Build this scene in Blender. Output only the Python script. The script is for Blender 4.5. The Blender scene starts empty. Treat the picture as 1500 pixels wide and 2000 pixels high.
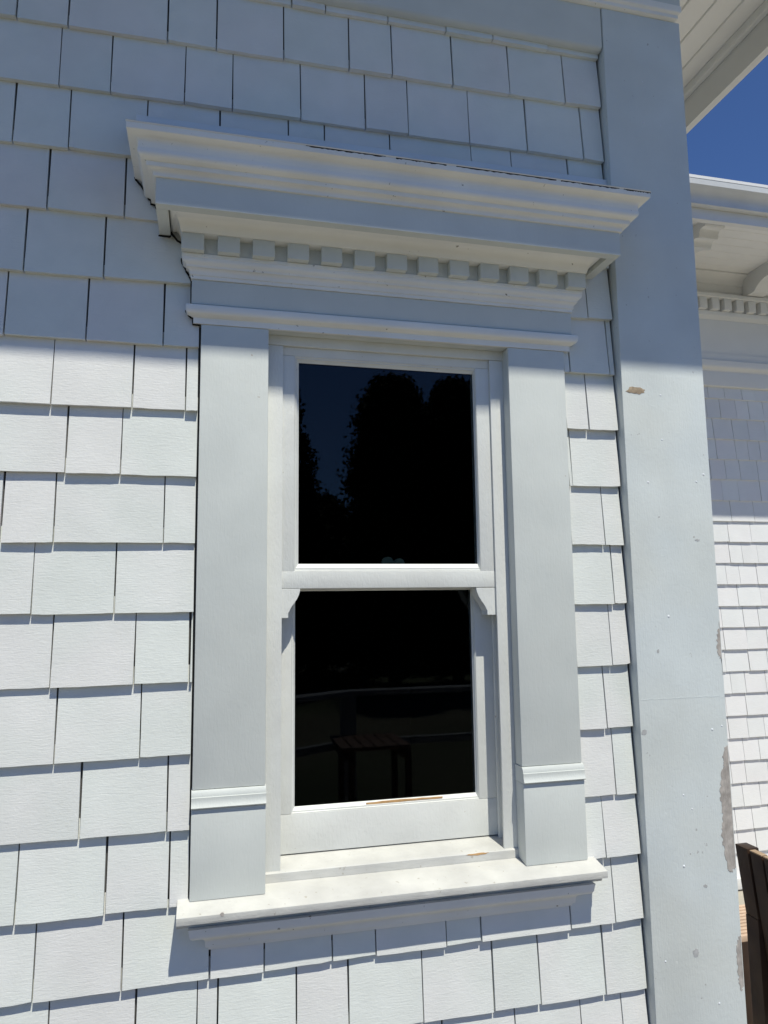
import bpy, bmesh, math, random
from mathutils import Matrix, Vector
random.seed(7)
S = bpy.context.scene
COL = S.collection
EYE = 1.65            # eye height above the terrace, metres
D = 1.386             # camera distance from the shingled wall

# ------------------------------------------------------------------ camera
F, YAW, PITCH, ROLL = 1409.14, 0.2391915, 0.1224600, 0.0122099   # focal length in photo pixels, angles in radians
def cam_axes():
    cy, sy, cp, sp = math.cos(YAW), math.sin(YAW), math.cos(PITCH), math.sin(PITCH)
    f = Vector((sy*cp, cy*cp, sp)); r = Vector((cy, -sy, 0)); d = f.cross(r)
    c, s = math.cos(ROLL), math.sin(ROLL)
    return c*r + s*d, -s*r + c*d, f
AX = cam_axes()
CAM = Vector((0, -D, EYE))
cd = bpy.data.cameras.new('camera'); cam = bpy.data.objects.new('camera', cd); COL.objects.link(cam)
cd.sensor_fit = 'VERTICAL'; cd.sensor_height = 24.0; cd.lens = F/2000*24.0
cd.clip_start = 0.05; cd.clip_end = 600
cam.matrix_world = Matrix(((AX[0].x, -AX[1].x, -AX[2].x, CAM.x), (AX[0].y, -AX[1].y, -AX[2].y, CAM.y),
                           (AX[0].z, -AX[1].z, -AX[2].z, CAM.z), (0, 0, 0, 1)))
S.camera = cam
# ------------------------------------------------------------------ world, sun, exposure
SUN = Vector((0.24, -1.0, 1.95)).normalized()      # direction towards the sun
el = math.asin(SUN.z); az = math.atan2(SUN.x, SUN.y)
w = bpy.data.worlds.new('World'); S.world = w; w.use_nodes = True
nt = w.node_tree; nt.nodes.clear()
sk = nt.nodes.new('ShaderNodeTexSky'); sk.sky_type = 'NISHITA'; sk.sun_disc = False
sk.sun_elevation = el; sk.sun_rotation = az; sk.altitude = 1200; sk.air_density = 1.0; sk.dust_density = 0.0; sk.ozone_density = 8.0
bg = nt.nodes.new('ShaderNodeBackground'); bg.inputs[1].default_value = 0.09
wo = nt.nodes.new('ShaderNodeOutputWorld')
tn = nt.nodes.new('ShaderNodeVectorMath'); tn.operation = 'MULTIPLY'; tn.inputs[1].default_value = (0.90, 1.0, 1.20)   # deep blue sky of the photograph's white balance
nt.links.new(sk.outputs[0], tn.inputs[0]); nt.links.new(tn.outputs[0], bg.inputs[0]); nt.links.new(bg.outputs[0], wo.inputs[0])
sl = bpy.data.lights.new('sun', 'SUN'); sl.energy = 4.4; sl.angle = math.radians(0.53); sl.color = (1.0, 0.978, 0.875)
so = bpy.data.objects.new('sun', sl); COL.objects.link(so)
so.rotation_euler = SUN.to_track_quat('Z', 'Y').to_euler(); so.location = (3, -8, 12)
S.view_settings.view_transform = 'Standard'; S.view_settings.look = 'None'
S.view_settings.exposure = 0.0; S.view_settings.gamma = 1.0; S.view_settings.use_curve_mapping = False

def un(px, py, y=0.0):
    """photo pixel -> (x, z relative to the eye) on the plane y = const"""
    d = AX[0]*((px-750)/F) + AX[1]*((py-1000)/F) + AX[2]
    t = (y + D)/d.y
    return d.x*t, d.z*t

# ------------------------------------------------------------------ materials
def mat(name, col, rough=0.5, var=0.05, vscale=6.0, bump=None, bscale=(1, 1, 1), bdist=0.0004, spec=0.35, detail=6,
        tint=None, tscale=2.0, speck=None, objrand=0.0, bump2=None):
    m = bpy.data.materials.new(name); m.use_nodes = True
    n = m.node_tree; b = n.nodes['Principled BSDF']
    L = n.links.new
    b.inputs['Roughness'].default_value = rough
    b.inputs['Specular IOR Level'].default_value = spec
    geo = n.nodes.new('ShaderNodeNewGeometry')
    info = n.nodes.new('ShaderNodeObjectInfo')
    off = n.nodes.new('ShaderNodeVectorMath'); off.operation = 'SCALE'; off.inputs['Scale'].default_value = 37.0 if objrand else 0.0
    comb = n.nodes.new('ShaderNodeCombineXYZ')
    for i in range(3): L(info.outputs['Random'], comb.inputs[i])
    L(comb.outputs[0], off.inputs[0])
    add = n.nodes.new('ShaderNodeVectorMath'); add.operation = 'ADD'
    L(geo.outputs['Position'], add.inputs[0]); L(off.outputs[0], add.inputs[1])
    P = add.outputs[0]
    nz = n.nodes.new('ShaderNodeTexNoise'); nz.inputs['Scale'].default_value = vscale; nz.inputs['Detail'].default_value = detail
    L(P, nz.inputs['Vector'])
    mr = n.nodes.new('ShaderNodeMapRange'); mr.inputs['From Min'].default_value = 0.3; mr.inputs['From Max'].default_value = 0.7
    mr.inputs['To Min'].default_value = 1-var; mr.inputs['To Max'].default_value = 1+var*0.6
    L(nz.outputs['Fac'], mr.inputs['Value'])
    base = n.nodes.new('ShaderNodeRGB'); base.outputs[0].default_value = (*col, 1)
    cur = base.outputs[0]
    if tint:
        nz2 = n.nodes.new('ShaderNodeTexNoise'); nz2.inputs['Scale'].default_value = tscale; nz2.inputs['Detail'].default_value = 2
        L(P, nz2.inputs['Vector'])
        r2 = n.nodes.new('ShaderNodeMapRange'); r2.inputs['From Min'].default_value = 0.42; r2.inputs['From Max'].default_value = 0.6
        L(nz2.outputs['Fac'], r2.inputs['Value'])
        mx = n.nodes.new('ShaderNodeMix'); mx.data_type = 'RGBA'
        L(r2.outputs[0], mx.inputs['Factor']); L(cur, mx.inputs['A']); mx.inputs['B'].default_value = (*tint, 1)
        cur = mx.outputs['Result']
    if speck:
        scol, sscale, thr = speck
        nz3 = n.nodes.new('ShaderNodeTexNoise'); nz3.inputs['Scale'].default_value = sscale; nz3.inputs['Detail'].default_value = 3
        L(P, nz3.inputs['Vector'])
        r3 = n.nodes.new('ShaderNodeMapRange'); r3.inputs['From Min'].default_value = thr; r3.inputs['From Max'].default_value = thr+0.05
        L(nz3.outputs['Fac'], r3.inputs['Value'])
        mx = n.nodes.new('ShaderNodeMix'); mx.data_type = 'RGBA'
        L(r3.outputs[0], mx.inputs['Factor']); L(cur, mx.inputs['A']); mx.inputs['B'].default_value = (*scol, 1)
        cur = mx.outputs['Result']
    sc = n.nodes.new('ShaderNodeVectorMath'); sc.operation = 'SCALE'
    L(cur, sc.inputs[0]); L(mr.outputs[0], sc.inputs['Scale'])
    cur = sc.outputs[0]
    if objrand:
        ra = n.nodes.new('ShaderNodeMapRange'); ra.inputs['To Min'].default_value = 1-objrand; ra.inputs['To Max'].default_value = 1+objrand*0.5
        L(info.outputs['Random'], ra.inputs['Value'])
        s2 = n.nodes.new('ShaderNodeVectorMath'); s2.operation = 'SCALE'
        L(cur, s2.inputs[0]); L(ra.outputs[0], s2.inputs['Scale']); cur = s2.outputs[0]
    L(cur, b.inputs['Base Color'])
    nrm = None
    for bp in ((bump, bscale, bdist), bump2):
        if not bp or not bp[0]: continue
        mp = n.nodes.new('ShaderNodeMapping'); mp.inputs['Scale'].default_value = bp[1]
        L(P, mp.inputs['Vector'])
        bn = n.nodes.new('ShaderNodeTexNoise'); bn.inputs['Scale'].default_value = bp[0]; bn.inputs['Detail'].default_value = 5
        bn.inputs['Distortion'].default_value = 0.6
        L(mp.outputs[0], bn.inputs['Vector'])
        bu = n.nodes.new('ShaderNodeBump'); bu.inputs['Strength'].default_value = 1.0; bu.inputs['Distance'].default_value = bp[2]
        L(bn.outputs['Fac'], bu.inputs['Height'])
        if nrm: L(nrm, bu.inputs['Normal'])
        nrm = bu.outputs[0]
    if nrm: L(nrm, b.inputs['Normal'])
    return m

M = {}
M['shingle'] = mat('shingle_paint', (0.73, 0.75, 0.70), 0.6, 0.05, 14, 5, (12, 30, 80), 0.00042, 0.25, tint=(0.745, 0.735, 0.70), tscale=3.5,
                   objrand=0.035, bump2=(160, (1, 1, 1), 0.0003), speck=((0.5, 0.49, 0.46), 55, 0.78))
M['trim'] = mat('trim_paint', (0.625, 0.645, 0.605), 0.5, 0.05, 9, 6, (45, 40, 8), 0.00035, 0.35, bump2=(120, (1, 1, 1), 0.00025),
                speck=((0.42, 0.38, 0.32), 85, 0.755), tint=(0.605, 0.628, 0.592), tscale=5)
M['sash'] = mat('sash_paint', (0.73, 0.735, 0.69), 0.45, 0.05, 12, 6, (40, 30, 12), 0.0006, 0.35, bump2=(110, (1, 1, 1), 0.0004), tint=(0.70, 0.70, 0.655), tscale=7, speck=((0.45, 0.41, 0.34), 80, 0.735))
M['moulding'] = mat('moulding_paint', (0.83, 0.825, 0.78), 0.5, 0.07, 7, 6, (3, 40, 40), 0.0004, 0.35, bump2=(90, (1, 1, 1), 0.0004),
                    speck=((0.26, 0.24, 0.20), 95, 0.71))
M['corner'] = mat('corner_board_paint', (0.635, 0.675, 0.66), 0.55, 0.08, 7, 6, (60, 60, 6), 0.0004, 0.3, tint=(0.655, 0.68, 0.64), tscale=3,
                  bump2=(110, (1, 1, 1), 0.0004), speck=((0.40, 0.39, 0.37), 75, 0.735))
M['far_shingle'] = mat('far_shingle_paint', (0.77, 0.775, 0.76), 0.6, 0.03, 10, 5, (10, 20, 50), 0.0008, 0.2, objrand=0.04, tint=(0.78, 0.765, 0.755))
M['far_trim'] = mat('far_trim_paint', (0.74, 0.735, 0.71), 0.5, 0.05, 4, 6, (20, 20, 20), 0.0004, 0.3)
M['soffit'] = mat('soffit_paint', (0.83, 0.82, 0.79), 0.55, 0.04, 4, 6, (20, 20, 20), 0.0004, 0.25)
M['sill'] = mat('weathered_sill_paint', (0.62, 0.61, 0.56), 0.6, 0.12, 16, 6, (6, 40, 40), 0.0006, 0.25, tint=(0.57, 0.56, 0.52), tscale=9,
                bump2=(130, (1, 1, 1), 0.0005), speck=((0.46, 0.43, 0.37), 110, 0.685))
M['sheath'] = mat('sheathing_board', (0.10, 0.095, 0.09), 0.9, 0.2, 10)
M['grime_and_shade'] = mat('grime_and_joint_shade', (0.025, 0.024, 0.022), 0.95, 0.3, 60, spec=0.05)  # black for the cap's grime line and the painted shade in the cornice gap
M['gutter'] = mat('gutter_paint', (0.62, 0.63, 0.62), 0.35, 0.08, 5, spec=0.5)
M['roof'] = mat('roof_felt', (0.09, 0.09, 0.09), 0.9, 0.2, 30)
M['flash'] = mat('painted_flashing', (0.72, 0.735, 0.74), 0.45, 0.06, 8, 8, (4, 4, 12), 0.0008)
M['bare'] = mat('bare_weathered_wood', (0.44, 0.40, 0.36), 0.85, 0.3, 60, 9, (60, 60, 6), 0.001, 0.1)
M['bare_chip'] = mat('splintered_wood', (0.42, 0.33, 0.23), 0.85, 0.4, 90, spec=0.1)
M['bare_new'] = mat('bare_orange_wood', (0.55, 0.33, 0.15), 0.8, 0.25, 60, spec=0.1)
M['chip'] = mat('primer_chip', (0.44, 0.44, 0.43), 0.8, 0.2, 80)
M['nail'] = mat('painted_nail', (0.72, 0.74, 0.75), 0.4, 0.03, 20)
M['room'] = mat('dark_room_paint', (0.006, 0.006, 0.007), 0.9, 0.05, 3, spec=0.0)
M['brass'] = mat('tarnished_brass', (0.40, 0.44, 0.28), 0.4, 0.2, 60)
M['teak'] = mat('brown_oiled_wood', (0.034, 0.017, 0.010), 0.5, 0.3, 12, 6, (40, 40, 5), 0.0006, 0.4, tint=(0.05, 0.028, 0.016), tscale=9)
M['teak_top'] = mat('sunlit_top_wood', (0.42, 0.30, 0.19), 0.6, 0.2, 14, 6, (30, 6, 30), 0.0005, 0.3)  # paler than the slats, sunlight on their tops put into the colour
M['stool'] = mat('orange_varnished_wood', (0.62, 0.45, 0.32), 0.5, 0.15, 14, 6, (6, 30, 30), 0.0004, 0.3)
M['terrace'] = mat('terrace_concrete', (0.50, 0.45, 0.365), 0.85, 0.12, 3, 20, (1, 1, 1), 0.001, 0.2, tint=(0.46, 0.42, 0.345), tscale=0.8)
M['bounce_damper'] = mat('bounce_damper_dark', (0.085, 0.072, 0.06), 0.8, 0.2, 6, 6, (3, 60, 1), 0.002, 0.2)  # dark tone for the added slab that soaks up ground bounce
M['lawn'] = mat('dry_ground', (0.07, 0.07, 0.045), 0.95, 0.25, 0.5, tint=(0.035, 0.05, 0.02), tscale=0.15)
M['table_top'] = mat('brown_table_wood', (0.085, 0.042, 0.026), 0.6, 0.3, 14)
M['rail'] = mat('railing_paint', (0.17, 0.18, 0.19), 0.55, 0.08, 6)
M['leaf'] = mat('dark_foliage', (0.030, 0.050, 0.022), 0.7, 0.3, 3, spec=0.1)
M['bark'] = mat('bark', (0.10, 0.075, 0.055), 0.9, 0.3, 8, 10, (6, 6, 1), 0.01)
def glass_mat():
    m = bpy.data.materials.new('window_glass'); m.use_nodes = True; n = m.node_tree; n.nodes.clear(); L = n.links.new
    o = n.nodes.new('ShaderNodeOutputMaterial'); mx = n.nodes.new('ShaderNodeMixShader'); fr = n.nodes.new('ShaderNodeFresnel')
    fr.inputs['IOR'].default_value = 1.32
    t = n.nodes.new('ShaderNodeBsdfTransparent'); t.inputs[0].default_value = (0.74, 0.76, 0.75, 1)
    g = n.nodes.new('ShaderNodeBsdfGlossy'); g.inputs['Roughness'].default_value = 0.012
    g.inputs['Color'].default_value = (0.95, 0.97, 1, 1)
    L(fr.outputs[0], mx.inputs[0]); L(t.outputs[0], mx.inputs[1]); L(g.outputs[0], mx.inputs[2]); L(mx.outputs[0], o.inputs[0])
    return m
M['glass'] = glass_mat()

# ------------------------------------------------------------------ helpers (z is given relative to the eye, EYE is added)
def link(name, verts, faces, material, parent=None, smooth=None, bevel=0.0, mats=None, fm=None):
    me = bpy.data.meshes.new(name)
    me.from_pydata([(x, y, z+EYE) for x, y, z in verts], [], faces)
    bm = bmesh.new(); bm.from_mesh(me)
    bmesh.ops.recalc_face_normals(bm, faces=bm.faces)
    if bevel > 0:
        bmesh.ops.bevel(bm, geom=bm.edges[:], offset=bevel, segments=2, profile=0.6, affect='EDGES', clamp_overlap=True)
    bm.to_mesh(me); bm.free()
    me.materials.append(M[material])
    for q in (mats or []): me.materials.append(M[q])
    if fm: me.polygons.foreach_set('material_index', fm)
    o = bpy.data.objects.new(name, me); COL.objects.link(o)
    if smooth:
        me.polygons.foreach_set('use_smooth', [True]*len(me.polygons)); me.set_sharp_from_angle(angle=math.radians(smooth))
    if parent: o.parent = parent
    return o
def thing(name, label, cat, group=None, kind=None):
    o = bpy.data.objects.new(name, None); o.empty_display_size = 0.1; COL.objects.link(o)
    o['label'] = label; o['category'] = cat
    if group: o['group'] = group
    if kind: o['kind'] = kind
    return o
BF = [(0, 1, 2, 3), (7, 6, 5, 4), (0, 4, 5, 1), (1, 5, 6, 2), (2, 6, 7, 3), (3, 7, 4, 0)]
def boxv(x0, x1, y0, y1, z0, z1):
    return [(x0, y0, z0), (x1, y0, z0), (x1, y1, z0), (x0, y1, z0), (x0, y0, z1), (x1, y0, z1), (x1, y1, z1), (x0, y1, z1)]
def box(name, x0, x1, y0, y1, z0, z1, m, parent=None, bevel=0.0015):
    return link(name, boxv(x0, x1, y0, y1, z0, z1), BF, m, parent, smooth=35 if bevel else None, bevel=bevel)
def multi(name, boxes, m, parent=None):
    v, f = [], []
    for b in boxes:
        k = len(v); v += b if isinstance(b, list) else boxv(*b); f += [tuple(i+k for i in q) for q in BF]
    return link(name, v, f, m, parent)
def prism_y(name, pts, y0, y1, m, parent=None, smooth=None, bevel=0.0):     # outline in x,z swept along y
    n = len(pts); v = [(x, y0, z) for x, z in pts] + [(x, y1, z) for x, z in pts]
    f = [tuple(range(n)), tuple(range(2*n-1, n-1, -1))] + [(i, (i+1) % n, n+(i+1) % n, n+i) for i in range(n)]
    return link(name, v, f, m, parent, smooth=smooth, bevel=bevel)
def prism_x(name, pts, x0, x1, m, parent=None, smooth=None, bevel=0.0):     # outline in y,z swept along x
    n = len(pts); v = [(x0, y, z) for y, z in pts] + [(x1, y, z) for y, z in pts]
    f = [tuple(range(n)), tuple(range(2*n-1, n-1, -1))] + [(i, (i+1) % n, n+(i+1) % n, n+i) for i in range(n)]
    return link(name, v, f, m, parent, smooth=smooth, bevel=bevel)
def arc(p0, p1, bulge, n=6):
    """points from p0 to p1 bowed sideways by bulge (fraction of chord)"""
    out = []
    dx, dz = p1[0]-p0[0], p1[1]-p0[1]
    for i in range(n+1):
        t = i/n; s = math.sin(math.pi*t)*bulge
        out.append((p0[0]+dx*t - dz*s, p0[1]+dz*t + dx*s))
    return out
def moulding(name, prof, xl, xr, p0, m, parent=None, yb=0.006, y_wall=0.0, smooth=40, right=True, left=True):
    """profile of (projection, z) run along x with mitred returns at both ends; xl/xr are the ends where projection = p0"""
    v, f = [], []; n = len(prof)
    for p, z in prof:
        a = xl-(p-p0) if left else xl; b = xr+(p-p0) if right else xr
        v += [(a, yb+y_wall, z), (a, y_wall-p, z), (b, y_wall-p, z), (b, yb+y_wall, z)]
    for i in range(n-1):
        for j in range(3): f.append((4*i+j, 4*i+j+1, 4*i+5+j, 4*i+4+j))
        f.append((4*i+3, 4*i, 4*i+4, 4*i+7))
    f.append((0, 1, 2, 3)); f.append((4*n-4, 4*n-3, 4*n-2, 4*n-1))
    return link(name, v, f, m, parent, smooth=smooth)

# ------------------------------------------------------------------ ground
def sheet(name, x0, x1, y0, y1, z, m, kind='structure', seg=1):
    o = link(name, [(x0, y0, z), (x1, y0, z), (x1, y1, z), (x0, y1, z)], [(0, 1, 2, 3)], m); o['kind'] = kind
    return o
G = -EYE
sheet('ground', -250, 250, -250, 250, G-0.35, 'lawn')
t = multi('terrace', [(-7, 9, -3.75, 5.0, G-0.3, G)], 'terrace'); t['kind'] = 'structure'
t = multi('added_bounce_damper', [(-7, 1.35, -1.7, 0.012, G+0.0005, G+0.016)], 'bounce_damper'); t['kind'] = 'structure'  # unseen slab, added to cut bounce light and darken the lower wall's shadows

# ------------------------------------------------------------------ near wall
wall = thing('shingled_wall', 'white painted shingle wall around the window, ending in a wide corner board', 'wall')
XC0, XC1, YC = 0.873, 1.081, -0.019                    # corner board
XOP0, XOP1, ZOP0, ZOP1 = 0.086, 0.636, -0.53, 0.56     # window opening in the sheathing
XW0 = -2.4
multi('sheathing', [(XW0, XOP0, 0.0145, 0.05, G, 2.0), (XOP1, XC1-0.004, 0.0145, 0.05, G, 2.0),
                    (XOP0, XOP1, 0.0145, 0.05, G, ZOP0), (XOP0, XOP1, 0.0145, 0.05, ZOP1, 2.0),
                    (XC1-0.05, XC1-0.012, 0.05, 2.40, G, 2.0)], 'sheath', wall)

def shingle_geo(x0, x1, zl, zr, zt, yw, expo, th=0.0090, n=6, jz=0.00045):
    v, f = [], []
    d0 = random.uniform(-0.0034, 0.0002); d1 = d0+random.uniform(-0.0012, 0.0012); cup = random.uniform(-0.0006, 0.0005)
    s0, s1 = random.uniform(-0.0012, 0.0012), random.uniform(-0.0012, 0.0012)
    chip = random.choice([0, n, None, None, None])
    for i in range(n+1):
        u = i/n; zb = zl+(zr-zl)*u + random.uniform(-jz, jz)
        if i == chip: zb += random.uniform(0.0003, 0.0016)
        dy = d0+(d1-d0)*u + cup*math.sin(math.pi*u)
        xb = x0+(x1-x0)*u; xt = (x0+s0)+(x1+s1-x0-s0)*u
        yt = yw+th*(zt-zb)/expo
        v += [(xb, yw+dy, zb), (xb, yw+th+0.001, zb+0.0005), (xt, yt, zt), (xt, yt+0.003, zt)]
    for i in range(n):
        a, b = 4*i, 4*i+4
        f += [(a, b, b+2, a+2), (a, a+1, b+1, b), (a+1, a+3, b+3, b+1), (a+2, b+2, b+3, a+3)]
    e = 4*n
    f += [(0, 2, 3, 1), (e, e+1, e+3, e+2)]
    return v, f
class Bag:
    def __init__(s): s.v, s.f = [], []
    def add(s, g):
        k = len(s.v); s.v += g[0]; s.f += [tuple(i+k for i in q) for q in g[1]]
# courses: butt line as two photo points, then joints (pixel x, pixel y) left and right of the window
ROWS = {
 -1: ((569, 9), (1174, 117), [(570, 8), (636, 19), (758, 45), (871, 64), (962, 80), (1070, 101)]),
 0: ((0, 28.5), (1179, 212), [(31.5, 32), (133, 48), (327, 77), (423, 92), (554, 112), (682, 133), (766, 149), (885, 167), (996, 185), (1104, 204)]),
 1: ((0, 149.5), (1184, 317), [(115, 163), (215.5, 178), (360, 199), (454, 212), (587.5, 231), (714, 251), (798, 263), (917, 279), (1030.5, 297), (1140, 311)]),
 2: ((0, 275), (251, 303), [(24, 276), (134, 289), (287, 227), (430, 247), (564.5, 267), (634.7, 277), (762.7, 295), (922.5, 317), (1001, 329), (1112, 343)]),
 3: ((0, 398), (303, 428), [(91.5, 406), (243, 420), (400, 440), (560, 450), (760, 470), (960, 480), (1120, 500)]),
 4: ((0, 525), (1202, 626), [(46, 528), (202, 543), (1148.5, 624)]),
 5: ((0, 653), (1206, 733), [(7.5, 654), (167.5, 663), (319, 673), (1113, 727), (1190, 732)]),
 6: ((0, 785), (1212, 841), [(99, 789), (258, 795), (362, 801), (1150, 838)]),
 7: ((0, 921), (1217, 951), [(127, 923), (235, 926), (1118, 949)]),
 8: ((0, 1059), (1222, 1064), [(0, 1059), (104, 1059), (319, 1059), (1182.4, 1064)]),
 9: ((0, 1201), (1231, 1178), [(60, 1200), (222, 1196), (1200.7, 1178)]),
 10: ((0, 1346.5), (1239, 1297), [(96.5, 1343), (261, 1336), (369, 1331), (1196, 1297)]),
 11: ((0, 1498), (1245, 1418), [(105, 1490), (272.5, 1481), (1186.5, 1421)]),
 12: ((0, 1651), (1254, 1547), [(154, 1638), (326, 1624), (1204, 1550)]),
 13: ((0, 1808), (1257, 1667), [(27.5, 1805), (204, 1785), (328.5, 1771), (1183, 1673)]),
 14: ((0, 1966), (1266, 1793), [(63, 1959), (236.5, 1936), (409, 1913), (516, 1894), (649, 1875), (735, 1863), (872, 1845), (940, 1836), (1115, 1814), (1202, 1801)]),
 15: ((828, 1998), (1272, 1927), [(94.7, 1970), (264.5, 1970), (385, 1965), (425, 1960), (579, 1950), (682, 1945), (828, 1998), (966, 1977), (1057, 1961), (1184, 1940)]),
 16: (None, None, [(1008, 1975), (1136, 1955), (1216, 1940)]),
}
XSE = XC0-0.0035          # shingles stop just short of the corner board
def zline(r):
    a, b, _ = ROWS[r]
    if a is None:
        f15 = zline(15); return lambda x: f15(x)-0.1265
    (xa, za), (xb, zb) = un(*a), un(*b)
    if r in (2, 3, 15): zb = za = (za+zb)/2
    return lambda x: za+(zb-za)*(x-xa)/(xb-xa)
spare = Bag()             # shingles that lie outside the picture
for r, (a, b, js) in ROWS.items():
    zf = zline(r)
    zup = zline(r-1) if r-1 in ROWS else (lambda x: 1.30)
    J = sorted(un(px, py)[0] for px, py in js)
    if r == 16: J = [-0.35, -0.22, -0.07, 0.08, 0.19, 0.31, 0.44] + J
    segs = [(-9, 9)]
    if r == 4: segs = [(-9, -0.0425), (0.7625, 9)]
    elif r in range(5, 14): segs = [(-9, -0.0255), (0.7465, 9)]
    first = J[0]
    xs = -0.415 if r > 5 else -0.46
    x0 = min(first, xs) - random.uniform(0.03, 0.1)
    if r == -1: J = [-0.42, -0.27, -0.16, 0.0] + J; x0 = -0.52
    edges = [x0] + [j for j in J if j > x0+0.01] + [XSE]
    for e0, e1 in zip(edges[:-1], edges[1:]):
        for s0, s1 in segs:
            p, q = max(e0, s0), min(e1, s1)
            if q-p < 0.003: continue
            g = random.uniform(0.0008, 0.0019)
            p2 = p+g if p == e0 else p
            q2 = q-g if q == e1 else q
            j = random.uniform(-0.0012, 0.0012)
            xm = (p+q)/2
            geo = shingle_geo(p2, q2, zf(p)+j, zf(q)+j+random.uniform(-0.001, 0.001), (-0.517 if r == 14 and q > -0.05 and p < 0.77 else min(zup(xm)+0.03, 1.30)), 0.0, 0.127)
            link('shingle', geo[0], geo[1], 'shingle', wall)
    x = x0
    while x > XW0:
        wd = random.uniform(0.08, 0.17)
        spare.add(shingle_geo(x-wd+0.0015, x-0.0015, zf(x), zf(x), min(zup(x)+0.03, 1.30), 0.0, 0.127)); x -= wd
z16 = zline(16)(0.3)
for k in range(1, 7):
    zb = z16-0.1265*k; x = XW0+random.uniform(0, 0.1)
    if zb < G: zb = G+0.003
    while x < XSE-0.02:
        wd = min(random.uniform(0.08, 0.17), XSE-x)
        spare.add(shingle_geo(x+0.0015, x+wd-0.0015, zb, zb, z16-0.1265*(k-1)+0.03, 0.0, 0.127, n=1)); x += wd
o = link('shingle_field', spare.v, spare.f, 'shingle', wall); o['kind'] = 'stuff'
# side wall of the same block, turned a quarter: facing +x behind the corner board
side = Bag()
for k in range(24):
    zb = 1.252-0.127*k; y = 0.205
    if zb < G: zb = G+0.003
    while y < 2.3:
        wd = min(random.uniform(0.08, 0.17), 2.32-y)
        v, f = shingle_geo(y+0.0015, y+wd-0.0015, zb, zb, 1.252-0.127*(k-1)+0.03, 0.0, 0.127, n=1)
        side.add(([(XC1-0.002-yy, xx, z) for xx, yy, z in v], f)); y += wd
o = link('side_shingle_field', side.v, side.f, 'shingle', wall); o['kind'] = 'stuff'
# frieze, corner board and the band that runs over both
prism_x('frieze_board', [(-0.004, 1.268), (-0.0115, 1.269), (-0.0155, 1.2725), (-0.017, 1.278), (-0.017, 1.3735), (0.0125, 1.3735), (0.0125, 1.268)], XW0, XC0-0.003, 'trim', wall, smooth=40)
cb = box('corner_board', XC0, XC1, YC, 0.013, G+0.02, 1.3735, 'corner', wall, bevel=0.0025)
ZJ = un(1330, 1363, YC)[1]
rp = [(XC0+0.004+0.19*k/24, ZJ+random.uniform(-0.0007, 0.0007)) for k in range(25)]
prism_y('paint_ridge', [(x, z-0.0008) for x, z in rp] + [(x, z+0.0006) for x, z in reversed(rp)], YC-0.00028, YC+0.0005, 'corner', cb)
box('corner_return_board', XC1-0.0195, XC1-0.001, 0.0135, 0.20, G+0.02, 1.3735, 'corner', wall, bevel=0.002)
moulding('band_moulding', [(0.0, 1.374), (0.024, 1.374), (0.028, 1.3765), (0.028, 1.384)] + arc((0.0285, 1.385), (0.034, 1.394), -0.25, 3) + [(0.034, 1.405), (0.030, 1.409), (0.0, 1.409)],
         XW0, XC1-0.019, 0.019, 'moulding', wall, yb=2.3, left=False)
multi('entablature_board', [(XW0, XC1-0.002, -0.028, 0.0125, 1.4095, 1.995), (XC1-0.0115, XC1+0.008, 0.013, 2.3, 1.4095, 1.995)], 'trim', wall)
# worn spots on the corner board
def ragged(name, pts, m, y, parent, amp=0.0024, sub=9, th=0.0006, label=None, xmax=None):
    out = []
    n = len(pts)
    for i in range(n):
        (xa, za), (xb, zb) = pts[i], pts[(i+1) % n]
        for k in range(sub):
            t = k/sub; jx, jz = random.uniform(-amp, amp), random.uniform(-amp, amp)
            x = xa+(xb-xa)*t+jx
            if xmax: x = min(x, xmax)
            out.append((x, za+(zb-za)*t+jz))
    o = prism_y(name, out, y-th, y+0.0005, m, parent)
    if label: o['label'] = label
    return o
def pxs(lst, x0, y0, s, y): return [un(x0+a/s, y0+b/s, y) for a, b in lst]
XM = XC1-0.0026
ragged('bare_wood_patch', pxs([(915, 285), (940, 290), (955, 560), (952, 740), (938, 640), (900, 560), (886, 430)], 1200, 1150, 4.444, YC), 'bare', YC, cb, xmax=XM, label='bare brown wood where paint peeled off the edge')
ragged('bare_wood_patch', pxs([(968, 1365), (1000, 1370), (1035, 1900), (1075, 2400), (1040, 2430), (1012, 2462), (985, 2440), (950, 2250), (932, 2130), (940, 1980), (918, 1800), (925, 1600), (952, 1540), (940, 1440)], 1200, 1150, 4.444, YC), 'bare', YC, cb, xmax=XM, label='long strip of bare brown wood along the edge')
ragged('bare_wood_patch', pxs([(1078, 1240), (1100, 1240), (1120, 1450), (1130, 1640), (1105, 1720), (1082, 1640), (1070, 1500), (1058, 1350)], 1200, 1550, 4.444, YC), 'bare', YC, cb, xmax=XM, label='low strip of bare wood at the edge')
ragged('paint_chip', pxs([(292, 455), (320, 425), (385, 425), (438, 445), (425, 470), (370, 480), (320, 470)], 1150, 650, 4.0, YC), 'bare_chip', YC, cb, amp=0.002, sub=4, label='brown chip below the shadow line')
for cx, cz, rx, rz in ((1258, 1430, 5, 6), (1378, 1730, 4, 3.5), (1359, 1861, 6, 9), (1285, 1272, 2, 4), (1362, 1055, 5, 2.5)):
    pts = [un(cx+rx*math.cos(a*0.785), cz+rz*math.sin(a*0.785), YC) for a in range(8)]
    ragged('paint_chip', pts, 'chip', YC, cb, amp=0.0012, sub=2, th=0.0004)
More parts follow.
